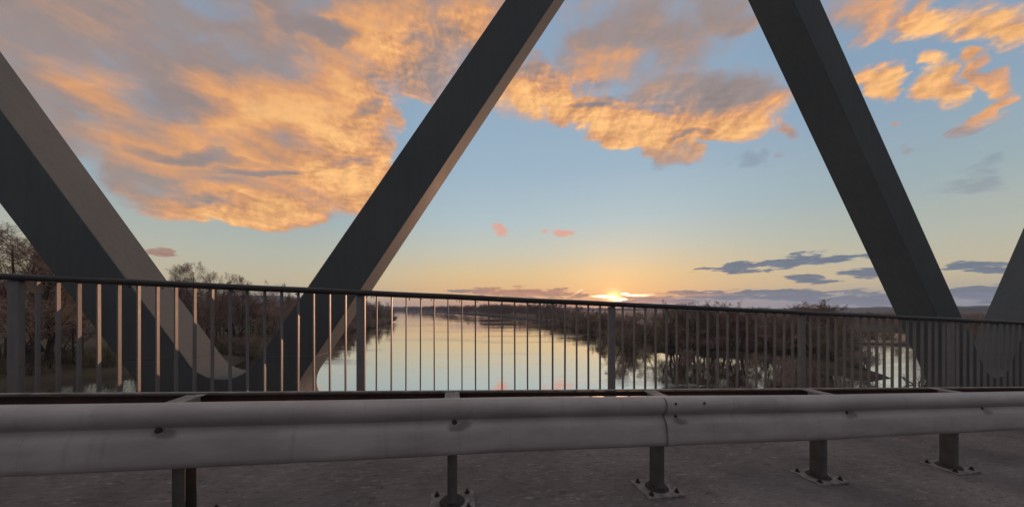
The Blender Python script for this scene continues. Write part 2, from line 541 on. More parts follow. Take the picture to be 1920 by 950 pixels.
# ------------------------------------------------------------------ guardrail
gr = empty('guardrail', BW(0, 2.0, H0), TH)
tag(gr, 'grey galvanised steel crash barrier on bolted posts along the road edge', 'guardrail')
Z0 = -H0
BT = -0.512 + Z0                 # top of the beam above the deck at t = 0
prof = [(-0.128, -0.0015), (-0.150, -0.001), (-0.174, -0.005), (-0.191, -0.018), (-0.201, -0.040),
        (-0.202, -0.064), (-0.195, -0.084), (-0.182, -0.098), (-0.170, -0.107), (-0.165, -0.116), (-0.167, -0.126),
        (-0.176, -0.137), (-0.187, -0.150), (-0.194, -0.170), (-0.199, -0.200), (-0.203, -0.235), (-0.205, -0.268), (-0.201, -0.290), (-0.187, -0.304), (-0.155, -0.312), (-0.120, -0.312)]
prof_in = [(p[0] + (0.004 if -0.02 > p[1] > -0.30 else 0.0), p[1] + (0.005 if p[1] < -0.295 else -0.005 if p[1] > -0.02 else 0)) for p in prof]
prof_in = [(p[0] + 0.004, p[1]) for p in prof_in]
cl = prof + prof_in[::-1]


def wob(x):
    return (0.004 * math.sin(x * 1.9 + 0.4) + 0.003 * math.sin(x * 4.3), 0.003 * math.sin(x * 1.3 + 1.0))


def wob2(x):
    a, b_ = wob(x)
    return (a - 0.005 - 0.012 * math.exp(-((x - 1.335) / 0.05) ** 2), b_ + 0.001)


def span(a, b, s):
    n = max(1, int(round((b - a) / s)))
    return [a + (b - a) * i / n for i in range(n + 1)]


# local z of the beam mesh starts at the deck; local x is the bridge axis
cl_b = [(p[0], p[1] + BT) for p in cl]
beam1 = MB().sweep(cl_b, span(-9.0, 1.60, 0.12), GRADE, wob).build('guard_beam', M_BEAM, gr, smooth=True)
beam2 = MB().sweep(cl_b, span(1.335, 14.0, 0.06), GRADE, wob2).build('guard_beam', M_BEAM, gr, smooth=True)
for o in (beam1, beam2):
    # material grime is placed in heights above the beam's lower edge
    for v in o.data.vertices:
        v.co.z -= BT - 0.312
    o.location = (0, 0, BT - 0.312)
bolt_b = MB()
bolt_b.v, bolt_b.f = [], []
for i in range(10):
    pass


def bolt_mesh():
    b = MB()
    b.cyl((0, 0, 0), 0.017, 0.004, 14)
    b.cyl((0, 0, 0.004), 0.011, 0.011, 6)
    b.cyl((0, 0, 0.015), 0.006, 0.010, 10)
    return b


def head_mesh():
    """domed bolt head pointing at the road (-y)"""
    b = MB()
    n = 12
    rings = [(0.016, 0.0), (0.015, -0.005), (0.009, -0.009)]
    vs = [(r * math.cos(2 * math.pi * i / n), y, r * math.sin(2 * math.pi * i / n)) for r, y in rings for i in range(n)]
    fs = [(k * n + i, k * n + (i + 1) % n, (k + 1) * n + (i + 1) % n, (k + 1) * n + i) for k in range(2) for i in range(n)]
    fs.append(tuple(2 * n + i for i in range(n)))
    return b.add(vs, fs)


head0 = None
for bm_, tlist in ((beam1, [-5.6 + 1.4 * i for i in range(6)]), (beam2, [2.8 + 1.4 * i for i in range(6)])):
    for t in tlist:
        loc = (t + 0.02, -0.168 + wob(t)[0], 0.184 + GRADE * t)
        if head0 is None:
            head0 = head_mesh().build('bolt', M_BOLT, bm_, loc, smooth=True)
        else:
            dup(head0, bm_, loc)
for dt, dz in ((0.06, -0.030), (0.27, -0.030)):
    t = 1.335 + dt
    o = dup(head0, beam2, (t, -0.201 + wob2(t)[0], 0.312 + dz + GRADE * t))
    o.scale = (0.55, 0.6, 0.55)
# rear rail: a C section open to the road
a = -0.532 + Z0
zc = [(0.078, -0.002), (0.112, -0.002), (0.112, -0.125), (0.062, -0.125), (0.062, -0.121), (0.108, -0.121), (0.108, -0.007), (0.078, -0.007)]
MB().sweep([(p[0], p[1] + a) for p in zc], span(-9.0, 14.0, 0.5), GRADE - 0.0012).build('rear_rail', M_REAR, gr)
MB().sweep([(0.090, a), (0.116, a), (0.116, a + 0.006), (0.090, a + 0.006)], span(-9.0, 14.0, 0.5), GRADE - 0.0012).build('rail_cap', M_PLATE, gr)  # top flange as a paler strip against the shade-toned rail

# spacers and posts
post0 = None
bolt0 = None
for i in range(-3, 9):
    t = 0.008 + 1.4 * i
    zt = GRADE * t
    sp = MB()
    zz = BT - 0.020
    sp.box(-0.044, 0.044, -0.150, 0.090, zz - 0.005, zz)
    sp.box(-0.046, -0.042, -0.130, 0.040, zz - 0.095, zz - 0.005)
    sp.box(0.042, 0.046, -0.130, 0.040, zz - 0.095, zz - 0.005)
    if i == -3:
        spc = sp.build('spacer', M_PLATE, gr, (t, 0, zt))
        post0 = MB()
        # C-shaped steel post
        w_, d_ = 0.029, 0.042
        post0.box(-w_, -w_ + 0.006, -d_, d_, 0.016, zz - 0.097)
        post0.box(-w_ + 0.006, w_, -d_, -d_ + 0.006, 0.016, zz - 0.097)
        post0.box(-w_ + 0.006, w_, d_ - 0.006, d_, 0.016, zz - 0.097)
        post0 = post0.build('post', M_POST, gr, (t, 0, zt), bevel=0.002)
        pl = MB().box(-0.135, 0.135, -0.115, 0.115, 0.0, 0.014).build('base_plate', M_PLATE, post0, (0, 0, 0), bevel=0.003)
        cb = MB()
        cb.cyl((0, 0, 0.014), 0.078, 0.012, 20, 0.066)
        cl_ = cb.build('collar', M_BOLT, post0, (0, 0, 0.001), smooth=True)
        hb = [(-0.095, -0.080), (0.095, -0.080), (-0.095, 0.080), (0.095, 0.080)]
        bolts = []
        for (bx, by) in hb:
            if bolt0 is None:
                bolt0 = bolt_mesh().build('anchor_bolt', M_BOLT, post0, (bx, by, 0.0145))
                bolts.append(bolt0)
            else:
                bolts.append(dup(bolt0, post0, (bx, by, 0.0145)))
    else:
        dup(spc, gr, (t, 0, zt))
        p = dup(post0, gr, (t, 0, zt))
        dup(pl, p, (0, 0, 0))
        dup(cl_, p, (0, 0, 0.001))
        for bo in bolts:
            dup(bo, p, bo.location.copy())

# ------------------------------------------------------------------ pedestrian railing
DR = 3.16
HT = 0.144                       # top of the handrail above the eye at t = 0
GR = -0.0390
ra = empty('railing', BW(0, DR, H0), TH)
tag(ra, 'dark steel railing of thin upright bars along the walkway, in front of the truss', 'railing')
ht = HT - H0
n = 16
prof = [(0.046 * math.copysign(abs(math.cos(u)) ** 0.6, math.cos(u)), ht - 0.027 + 0.027 * math.copysign(abs(math.sin(u)) ** 0.6, math.sin(u)))
        for u in [2 * math.pi * k / n for k in range(n)]]
MB().sweep(prof, span(-10.0, 16.0, 0.25), GR, lambda x: (0.002 * math.sin(3.1 * x), 0.0015 * math.sin(5 * x + 1))).build('handrail', M_RAILTOP, ra, smooth=True)
MB().box(-10.0, 16.0, -0.022, 0.022, 0.10, 0.14, GR).build('bottom_rail', M_BAR, ra)
posts_t = [-0.814 + 2.5 * k for k in range(-3, 7)]
p0 = None
for t in posts_t:
    if p0 is None:
        p0 = MB().box(-0.036, 0.036, -0.021, 0.021, 0.0, ht - 0.054).build('post', M_BAR, ra, (t, 0, GR * t), bevel=0.004)
        q0 = MB().box(-0.07, 0.07, -0.07, 0.07, 0.0, 0.012).build('foot_plate', M_BAR, p0, (0, 0, 0.002))
    else:
        q = dup(p0, ra, (t, 0, GR * t))
        dup(q0, q, (0, 0, 0.002))
b0 = None
random.seed(4)
rest = MB()
for k in range(-2, 6):
    for j in range(1, 19):
        t = -0.814 + 2.5 * k + j * 2.5 / 19
        if -4.4 < t < 8.6:
            if b0 is None:
                b0 = MB().box(-0.0055, 0.0055, -0.0135, 0.0135, 0.14, ht - 0.052).build('bar', M_BAR, ra, (t, 0, GR * t))
            else:
                o = dup(b0, ra, (t, random.uniform(-0.002, 0.002), GR * t))
                o.rotation_euler = (0, random.uniform(-0.004, 0.004), random.uniform(-0.06, 0.06))
        else:
            rest.box(t - 0.0065, t + 0.0065, -0.017, 0.017, 0.14 + GR * t, ht - 0.052 + GR * t)
tag(rest.build('bar_row', M_BAR, ra), kind='stuff')
# drops of water under the handrail
dr = MB()
for k in range(90):
    t = random.uniform(-4, 8.5)
    s_ = random.uniform(0.004, 0.009)
    c = (t, random.uniform(-0.02, 0.012), ht - 0.058 + GR * t - s_ * 0.8)
    vs = [(c[0] + s_ * a_, c[1] + s_ * b_, c[2] + s_ * c_ * (1.3 if c_ < 0 else 1.2)) for a_, b_, c_ in
          ((1, 0, 0), (0, 1, 0), (-1, 0, 0), (0, -1, 0), (0, 0, 1), (0, 0, -1))]
    dr.add(vs, [(0, 1, 4), (1, 2, 4), (2, 3, 4), (3, 0, 4), (1, 0, 5), (2, 1, 5), (3, 2, 5), (0, 3, 5)])
tag(dr.build('water_drops', M_RAILTOP, ra, smooth=True), kind='stuff')

# ------------------------------------------------------------------ steel truss
DT, DW = 3.60, 0.47
tr = empty('bridge_truss', BW(0, DT, H0), TH)
tag(tr, 'dark steel bridge truss of zigzag box girders behind the railing', 'bridge truss')
SL = 1.61                        # rise over run of the diagonals
WD = 0.515                       # width along the bridge
TOPZ = 6.95 - H0


def node(tc, ap, r1):
    """bottom node where two diagonals meet: gusset outline (x along the bridge, z above the deck)"""
    ap = ap - H0
    top = ap + 0.50
    ch = -1.135 + GRADE * (tc + 2.19) - H0
    r2 = 0.30
    half = math.atan(1 / SL)
    pts = []
    cz = ap + r1 / math.sin(half)
    for k in range(9):                       # fillet at the bottom of the V
        a_ = -math.pi / 2 + (math.pi / 2 - half) * k / 8
        pts.append((r1 * math.cos(a_), cz + r1 * math.sin(a_)))
    pts.append(((top - ap) / SL, top))
    pts.append(((top - ap) / SL + WD, top))
    neck = 0.40
    if (ch - ap) / SL + WD < neck:           # the diagonals run together above the chord
        pts.append((neck, ap + (neck - WD) * SL))
        pts.append((neck, ch + r2))
        cx2 = neck + r2
        a0 = math.pi
    else:
        nx, nz = SL / math.hypot(SL, 1), -1 / math.hypot(SL, 1)
        cx2 = (ch + r2 - ap) / SL + WD + r2 / nx
        a0 = math.atan2(-nz, -nx)
    for k in range(13):                      # fillet down to the bottom chord
        a_ = a0 + (1.5 * math.pi - a0) * k / 12
        pts.append((cx2 + r2 * math.cos(a_), ch + r2 + r2 * math.sin(a_)))
    poly = [(tc + x, z) for x, z in pts] + [(tc + cx2, ch - 0.55), (tc - cx2, ch - 0.55)] + [(tc - x, z) for x, z in pts[::-1][:-1]]
    return poly, cx2, ch, top, ap


nodes = [(-13.04, -0.55, 0.333), (-2.19, -0.985, 0.333), (8.66, -1.405, 0.333), (19.5, -1.83, 0.333)]
info = []
for tcn, ap, r1 in nodes:
    poly, cxx, ch, top, apz = node(tcn, ap, r1)
    info.append((tcn, cxx, ch, top, apz))
    MB().prism(poly, 0.0, DW).build('gusset', M_TRUSS, tr, bevel=0.004)
tops = [(-7.6, TOPZ), (3.23, TOPZ), (14.1, TOPZ)]
d0 = None


def diagonal(n_, tp, side):
    tcn, cxx, ch, top, apz = info[n_]
    x0 = tcn + side * (top - apz) / SL
    x1 = x0 + side * WD
    tt, tz = tops[tp]
    xt0 = tt - side * WD / 2
    xt1 = tt + side * WD / 2
    # keep the measured slope: the top end follows it
    xt0 = x0 + side * (tz - top) / SL
    xt1 = xt0 + side * WD
    dg = MB().prism([(x0, top), (x1, top), (xt1, tz), (xt0, tz)], 0.003, DW - 0.003)
    o = dg.build('diagonal', M_TRUSS, tr, bevel=0.006)
    if (n_, side) == (1, 1):                 # weld bead where this diagonal meets the gusset
        wb = MB()
        wb.box(min(x0, x1) - 0.003, max(x0, x1) + 0.003, -0.002, DW + 0.002, top - 0.008, top + 0.008)
        wb.build('weld_seam', M_TRUSS, o, bevel=0.003)


for n_, tp, side in ((0, 0, 1), (1, 0, -1), (1, 1, 1), (2, 1, -1), (2, 2, 1), (3, 2, -1)):
    diagonal(n_, tp, side)
# chords
for k in range(len(info) - 1):
    a_, b_ = info[k], info[k + 1]
    xa, xb = a_[0] + a_[1], b_[0] - b_[1]
    MB().prism([(xa, a_[2] - 0.55), (xb, b_[2] - 0.55), (xb, b_[2]), (xa, a_[2])], 0.003, DW - 0.003).build('bottom_chord', M_TRUSS, tr)
MB().box(-16, 22, 0.0, DW, TOPZ - 0.05, TOPZ + 0.55).build('top_chord', M_TRUSS, tr)

# ------------------------------------------------------------------ terrain and river
RIVER = [(-95, -400), (-78, -60), (-73, 40), (-71, 51), (-66, 57), (-56, 65), (-62, 78), (-71, 89), (-78, 125), (-84, 164), (-93, 218), (-108, 280), (-124, 345),
         (-190, 520), (-330, 800), (-620, 1250), (-1500, 2300), (-1300, 2500), (-500, 1500), (-230, 980), (-110, 690), (-52, 550), (-8, 420), (12, 350), (24, 300), (35, 220),
         (37, 170), (36, 128), (35, 98), (42, 90), (51, 85), (58, 79), (59, 65), (60, 55), (64, 53), (70, 61), (84, 78), (97, 90), (108, 100), (116, 108), (128, 108), (124, 98), (110, 85), (92, 71),
         (84, 64), (75, 54), (70, 46), (74, 30), (80, -60), (110, -400)]


def seg_dist(px, py, poly):
    """signed distance to a closed polygon: negative inside"""
    d = np.full(px.shape, 1e9)
    inside = np.zeros(px.shape, bool)
    n = len(poly)
    for i in range(n):
        x0, y0 = poly[i]
        x1, y1 = poly[(i + 1) % n]
        ex, ey = x1 - x0, y1 - y0
        t = np.clip(((px - x0) * ex + (py - y0) * ey) / (ex * ex + ey * ey), 0, 1)
        d = np.minimum(d, np.hypot(px - x0 - t * ex, py - y0 - t * ey))
        c = ((y0 > py) != (y1 > py))
        xi = ex * (py - y0) / (ey if ey else 1e-9) + x0
        inside ^= c & (px < xi)
    return np.where(inside, -d, d)


_r = np.random.RandomState(3)
_wave = [(_r.uniform(0.01, 0.35), _r.uniform(0, 6.28), _r.uniform(0, 6.28)) for _ in range(26)]


def rough(x, y):
    z = 0
    for f_, a_, p_ in _wave:
        z = z + np.sin((x * math.cos(a_) + y * math.sin(a_)) * f_ + p_) * (0.06 / (f_ + 0.12))
    return z * 0.35


def ground_z(x, y):
    x = np.asarray(x, float)
    y = np.asarray(y, float)
    d = seg_dist(x, y, RIVER) + rough(x * 2.3, y * 2.3) * 2.0
    up = 1.1 + np.clip(d - 5, 0, 60) * 0.012 + rough(x, y) * 0.35
    t = np.clip((d + 3.0) / 7.0, 0, 1)
    t = t * t * (3 - 2 * t)
    return -1.6 + (up + 1.6) * t


def axis(lo, hi, core0, core1, step, grow=1.12):
    a = list(np.arange(core0, core1 + 1e-6, step))
    s_, v = step, core1
    while v < hi:
        s_ *= grow
        v += s_
        a.append(v)
    s_, v = step, core0
    while v > lo:
        s_ *= grow
        v -= s_
        a.insert(0, v)
    return np.array(a)


def grid_mesh(name, X, Y, Z, m, smooth=True):
    ny, nx = X.shape
    me = bpy.data.meshes.new(name)
    co = np.stack([X, Y, Z], -1).reshape(-1, 3)
    i = np.arange(ny * nx).reshape(ny, nx)
    q = np.stack([i[:-1, :-1], i[:-1, 1:], i[1:, 1:], i[1:, :-1]], -1).reshape(-1, 4)
    me.from_pydata(co.tolist(), [], q.tolist())
    me.materials.append(m)
    if smooth:
        me.polygons.foreach_set('use_smooth', [True] * len(me.polygons))
    o = bpy.data.objects.new(name, me)
    C.objects.link(o)
    o['kind'] = 'structure'
    return o


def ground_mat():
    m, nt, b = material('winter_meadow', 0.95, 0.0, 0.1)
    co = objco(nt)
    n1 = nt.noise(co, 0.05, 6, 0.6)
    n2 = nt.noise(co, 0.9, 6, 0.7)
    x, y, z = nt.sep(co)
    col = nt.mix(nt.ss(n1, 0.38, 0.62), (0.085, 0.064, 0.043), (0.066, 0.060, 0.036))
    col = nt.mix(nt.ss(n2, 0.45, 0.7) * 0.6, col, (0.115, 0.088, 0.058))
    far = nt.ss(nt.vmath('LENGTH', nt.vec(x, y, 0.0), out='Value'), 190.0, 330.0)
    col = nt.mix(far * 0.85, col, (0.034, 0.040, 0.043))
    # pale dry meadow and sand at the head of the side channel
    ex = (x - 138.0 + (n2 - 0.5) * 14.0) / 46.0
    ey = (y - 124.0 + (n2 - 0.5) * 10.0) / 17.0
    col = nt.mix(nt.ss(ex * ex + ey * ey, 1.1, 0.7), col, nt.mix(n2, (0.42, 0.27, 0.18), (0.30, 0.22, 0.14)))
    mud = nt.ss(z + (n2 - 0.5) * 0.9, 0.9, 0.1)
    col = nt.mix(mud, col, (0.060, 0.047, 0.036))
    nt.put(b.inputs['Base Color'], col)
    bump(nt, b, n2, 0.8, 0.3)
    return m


xs = axis(-4700, 4700, -140, 175, 2.6, 1.14)
ys = axis(-700, 4700, 30, 150, 2.6, 1.10)
X, Y = np.meshgrid(xs, ys)
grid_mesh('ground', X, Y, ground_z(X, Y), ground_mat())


def water_mat():
    m, nt, b = material('river_water', 0.02)
    co = objco(nt)
    b.inputs['Base Color'].default_value = (0.84, 0.84, 0.82, 1)
    b.inputs['Metallic'].default_value = 1.0
    b.inputs['IOR'].default_value = 1.6
    n1 = nt.noise(nt.vmath('MULTIPLY', co, (0.55, 0.40, 1)), 1.0, 3, 0.5)
    n3_ = nt.noise(nt.vmath('MULTIPLY', co, (1.0, 1.6, 1)), 1.7, 3, 0.5)
    n2 = nt.noise(nt.vmath('MULTIPLY', co, (0.018, 0.055, 1)), 1.0, 4, 0.55)
    amp = nt.ss(n2, 0.50, 0.62)
    bump(nt, b, n1 * 0.55 + n3_ * 0.22 * (amp * 4.5 + 0.1), 1.0, 0.030)
    return m


xs2 = np.linspace(-4800, 4800, 13)
ys2 = np.linspace(-750, 4800, 11)
X, Y = np.meshgrid(xs2, ys2)
grid_mesh('river', X, Y, X * 0.0, water_mat(), False)

# far hills
M_HILL, nt_, b_ = material('wooded_hills', 1.0, 0.0, 0.0)
hn = nt_.noise(objco(nt_), 0.006, 8, 0.65)
nt_.put(b_.inputs['Base Color'], nt_.mix(nt_.ss(hn, 0.35, 0.65), (0.030, 0.032, 0.032), (0.055, 0.054, 0.048)))
azs = np.radians(np.linspace(-75, 75, 360))
rs = np.array([1900, 2100, 2300, 2500, 2700, 2950, 3300, 3700, 4200, 4700.0])
A_, Rr = np.meshgrid(azs, rs)
ad = np.degrees(A_)


def bumpf(a, c, w_, h):
    return h * np.exp(-((a - c) / w_) ** 2)


ridge = 26 + bumpf(ad, -38, 11, 150) + bumpf(ad, -15, 7, 22) + bumpf(ad, 8, 14, 10) + bumpf(ad, 50.6, 1.6, 9) + bumpf(ad, 53.5, 1.7, 22) + bumpf(ad, 59, 3.0, 42) + bumpf(ad, 47, 3.0, 8)
ridge = ridge + 4 * np.sin(ad * 1.7) + 2.5 * np.sin(ad * 4.1 + 1) + 1.3 * np.sin(ad * 9.7)
prof_r = np.exp(-((Rr - 3400) / 600) ** 2) + 0.55 * np.exp(-((Rr - 2400) / 260) ** 2) * (0.5 + 0.5 * np.sin(ad * 0.35 + 1))
prof_r = prof_r + 0.9 * np.exp(-((Rr - 4300) / 450) ** 2) * (0.6 + 0.4 * np.sin(ad * 0.21))
grid_mesh('hills', Rr * np.sin(A_), Rr * np.cos(A_), 0.3 + ridge * prof_r * 0.72, M_HILL)

# thin evening haze over the whole valley
hm = bpy.data.materials.new('haze')
hm.use_nodes = True
ht_ = hm.node_tree
for n_ in list(ht_.nodes):
    ht_.nodes.remove(n_)
ho = ht_.nodes.new('ShaderNodeOutputMaterial')
pv = ht_.nodes.new('ShaderNodeVolumePrincipled')
pv.inputs['Color'].default_value = (0.56, 0.72, 1.0, 1)
pv.inputs['Density'].default_value = 0.00013
pv.inputs['Anisotropy'].default_value = 0.2
ht_.links.new(pv.outputs[0], ho.inputs['Volume'])
me = bpy.data.meshes.new('haze')
zz0, zz1 = -3.0, 135.0
co = [(x_, y_, z_) for x_ in (-5000, 5000) for y_ in (-900, 5000) for z_ in (zz0, zz1)]
me.from_pydata(co, [], [(0, 1, 3, 2), (4, 6, 7, 5), (0, 4, 5, 1), (2, 3, 7, 6), (0, 2, 6, 4), (1, 5, 7, 3)])
me.materials.append(hm)
hz_ = bpy.data.objects.new('haze', me)
C.objects.link(hz_)
hz_['kind'] = 'stuff'

# ------------------------------------------------------------------ bare winter trees
rng = np.random.RandomState(11)


def bark(name, c0, c1, sc_=2.0):
    m, nt, b = material(name, 0.95, 0.0, 0.1)
    info_ = nt.new('ShaderNodeObjectInfo')
    rnd = S(nt, info_.outputs['Random'])
    n1 = nt.noise(objco(nt), sc_, 3, 0.6)
    col = nt.mix(nt.ss(n1, 0.35, 0.65), c0, c1)
    hs = nt.new('ShaderNodeHueSaturation')
    nt.put(hs.inputs['Hue'], rnd * 0.07 + 0.465)
    nt.put(hs.inputs['Value'], nt.math('FRACT', rnd * 7.31) * 0.85 + 0.62)
    nt.put(hs.inputs['Color'], col)
    nt.put(b.inputs['Base Color'], S(nt, hs.outputs[0]))
    return m


M_TRUNK = bark('bark', (0.060, 0.048, 0.038), (0.11, 0.088, 0.068))
M_TWIG = bark('twigs', (0.185, 0.132, 0.098), (0.26, 0.182, 0.134), 0.5)
M_TWIG2 = bark('willow_twigs', (0.20, 0.150, 0.120), (0.28, 0.205, 0.160), 0.5)
M_SCRUB = bark('bramble', (0.095, 0.070, 0.045), (0.16, 0.115, 0.07), 0.3)


class Tree:
    """grows limbs from a trunk; thick wood goes to the trunk mesh, twigs to the crown mesh"""
    def __init__(self, seed):
        self.r = np.random.RandomState(seed)
        self.tubes, self.rib = [], []

    def path(self, p, d, L, n, wig, up):
        pts = [p]
        for _ in range(n):
            d = d + self.r.normal(0, wig, 3) + np.array([0, 0, up])
            d /= np.linalg.norm(d)
            p = p + d * (L / n)
            pts.append(p)
        return pts, d

    def grow(self, p, d, L, rad, lev, P):
        n = P['segs'][lev]
        pts, _ = self.path(p, d, L, n, P['wig'][lev], P['up'][lev])
        r0, r1 = rad, rad * P['taper'][lev]
        if lev <= P['woody']:
            self.tubes.append((np.array(pts), r0, r1, lev))
        else:
            self.rib.append((np.array(pts), r0, r1))
        if lev + 1 >= len(P['kids']) + 1:
            return
        k = P['kids'][lev]
        k = max(1, int(round(k * self.r.uniform(0.8, 1.2))))
        pts = np.array(pts)
        lo = P['from'][lev]
        for j in range(k):
            u = lo + (1 - lo) * (j + self.r.uniform(0.1, 0.9)) / k
            f_ = u * n
            i = min(int(f_), n - 1)
            q = pts[i] + (pts[i + 1] - pts[i]) * (f_ - i)
            ax = pts[i + 1] - pts[i]
            ax = ax / np.linalg.norm(ax)
            s_ = self.r.normal(0, 1, 3)
            s_ -= ax * s_.dot(ax)
            s_ /= np.linalg.norm(s_)
            an = R(P['ang'][lev]) * self.r.uniform(0.7, 1.25)
            dd = ax * math.cos(an) + s_ * math.sin(an)
            sz = P['len'][lev] * L * self.r.uniform(0.65, 1.2) * (P['shape'](u) if lev == 0 else (1.15 - 0.5 * u))
            rr = max((r0 + (r1 - r0) * u) * P['rk'][lev], P['rmin'])
            self.grow(q, dd, sz, rr, lev + 1, P)

    def tube_mesh(self):
        V, F = [], []
        for pts, r0, r1, lev in self.tubes:
            k = 6 if lev == 0 else 4 if lev == 1 else 3
            n = len(pts)
            o = len(V)
            for i in range(n):
                ax = pts[min(i + 1, n - 1)] - pts[max(i - 1, 0)]
                ax = ax / np.linalg.norm(ax)
                a_ = np.cross(ax, (0.3, 0.9, 0.2))
                a_ /= np.linalg.norm(a_)
                b_ = np.cross(ax, a_)
                r_ = r0 + (r1 - r0) * i / (n - 1)
                if lev == 0:
                    r_ *= 1 + 0.7 * math.exp(-i * 1.6)
                for j in range(k):
                    t = 2 * math.pi * j / k
                    V.append(pts[i] + (a_ * math.cos(t) + b_ * math.sin(t)) * r_)
            for i in range(n - 1):
                for j in range(k):
                    F.append((o + i * k + j, o + i * k + (j + 1) % k, o + (i + 1) * k + (j + 1) % k, o + (i + 1) * k + j))
        return V, F

    def rib_mesh(self):
        V, F = [], []
        for pts, r0, r1 in self.rib:
            n = len(pts)
            o = len(V)
            s_ = self.r.normal(0, 1, 3)
            ax = pts[-1] - pts[0]
            s_ = np.cross(ax, s_)
            s_ /= np.linalg.norm(s_) + 1e-9
            for i in range(n):
                r_ = r0 + (r1 - r0) * i / (n - 1)
                V.append(pts[i] + s_ * r_)
                V.append(pts[i] - s_ * r_)
            for i in range(n - 1):
                F.append((o + 2 * i, o + 2 * i + 1, o + 2 * i + 3, o + 2 * i + 2))
        return V, F


def raw(name, V, F, m):
    me = bpy.data.meshes.new(name)
    me.from_pydata([tuple(v) for v in V], [], F)
    me.materials.append(m)
    return me


def species(kind, seed):
    t = Tree(seed)
    Z_ = np.zeros(3)
    if kind == 'tall':       # 22 m, broad riverside tree
        P = dict(segs=[7, 5, 4, 3, 2], wig=[.06, .13, .16, .2, .2], up=[.03, .09, .07, .04, .03], taper=[.25, .3, .35, .4, .4], kids=[19, 9, 8, 8], **{'from': [.22, .2, .15, .15]},
                 ang=[52, 48, 46, 44], len=[.46, .46, .48, .52], rk=[.5, .5, .5, .55], rmin=.009, woody=1, shape=lambda u: 1.05 - .62 * u)
        t.grow(Z_, np.array([.02, .03, 1.0]), 20, .33, 0, P)
    elif kind == 'slim':     # upright, brush-like
        P = dict(segs=[8, 5, 4, 2, 2], wig=[.04, .08, .12, .16, .2], up=[.02, .2, .12, .06, .04], taper=[.2, .3, .35, .4, .4], kids=[26, 11, 9, 8], **{'from': [.18, .2, .15, .15]},
                 ang=[44, 38, 36, 36], len=[.36, .52, .52, .55], rk=[.45, .5, .5, .55], rmin=.009, woody=1, shape=lambda u: 1.0 - .5 * u)
        t.grow(Z_, np.array([.0, .02, 1.0]), 21, .28, 0, P)
    elif kind == 'round':    # 12 m, several stems
        P = dict(segs=[6, 5, 3, 3, 2], wig=[.1, .16, .2, .22, .2], up=[.02, .05, .03, .02, .02], taper=[.3, .3, .35, .4, .4], kids=[12, 8, 8, 7], **{'from': [.15, .15, .1, .1]},
                 ang=[50, 50, 48, 46], len=[.5, .5, .52, .55], rk=[.55, .5, .55, .6], rmin=.012, woody=1, shape=lambda u: 1.1 - .6 * u)
        for a_ in (0.3, 2.5, 4.4):
            t.grow(np.array([.35 * math.cos(a_), .35 * math.sin(a_), 0]), np.array([.3 * math.cos(a_), .3 * math.sin(a_), 1.0]), 10.0, .15, 0, P)
    else:                    # 5 m scrub willow fanning from the ground
        P = dict(segs=[5, 4, 3, 2], wig=[.13, .18, .2, .2], up=[.0, .04, .03, .02], taper=[.3, .35, .4, .4], kids=[10, 9, 7], **{'from': [.08, .1, .1]},
                 ang=[44, 46, 46], len=[.5, .52, .55], rk=[.55, .55, .6], rmin=.014, woody=0, shape=lambda u: 1.1 - .5 * u)
        for a_ in np.arange(0, 6.28, 0.62):
            s_ = t.r.uniform(.3, 1.1)
            t.grow(np.array([.4 * math.cos(a_), .4 * math.sin(a_), 0]), np.array([s_ * math.cos(a_), s_ * math.sin(a_), 1.0]), t.r.uniform(3.2, 5.0), .055, 0, P)
    a_, b_ = t.tube_mesh(), t.rib_mesh()
    hmax = max(float(v[2]) for v in b_[0])
    return raw('trunk', *a_, M_TRUNK), raw('crown', *b_, M_TWIG if seed % 2 else M_TWIG2), hmax


SPEC = {}
for kind, seeds in (('tall', (1, 2, 7)), ('slim', (3, 4)), ('round', (5, 6, 9)), ('scrub', (8, 10, 13))):
    SPEC[kind] = [species(kind, s_) for s_ in seeds]
NAMES = {'tall': ('bare_tree', 'tree'), 'slim': ('bare_tree', 'tree'), 'round': ('bare_tree', 'tree'), 'scrub': ('willow_bush', 'bush')}


def plant(kind, x, y, h, label, group=None, wide=1.0, lean=0.03, sink=0.1):
    tm, cm, hm = SPEC[kind][rng.randint(len(SPEC[kind]))]
    z = float(ground_z(np.array([x]), np.array([y]))[0]) - sink
    o = empty(NAMES[kind][0], (x, y, z), rng.uniform(0, 6.28))
    o.rotation_euler = (rng.normal(0, lean), rng.normal(0, lean), rng.uniform(0, 6.28))
    s_ = h / hm
    o.scale = (s_ * wide, s_ * wide, s_)
    tag(o, label, NAMES[kind][1], group)
    for nm, me in (('trunk' if kind != 'scrub' else 'stems', tm), ('crown', cm)):
        c = bpy.data.objects.new(nm, me)
        C.objects.link(c)
        c.parent = o
    return o


def scatter(fn, n, gap, tries=6000):
    pts = []
    for _ in range(tries):
        p = fn()
        if p is None:
            continue
        if all((p[0] - q[0]) ** 2 + (p[1] - q[1]) ** 2 > gap * gap for q in pts):
            pts.append(p)
            if len(pts) >= n:
                break
    return pts


def sd(x, y):
    return float(seg_dist(np.array([float(x)]), np.array([float(y)]), RIVER)[0])


U = rng.uniform
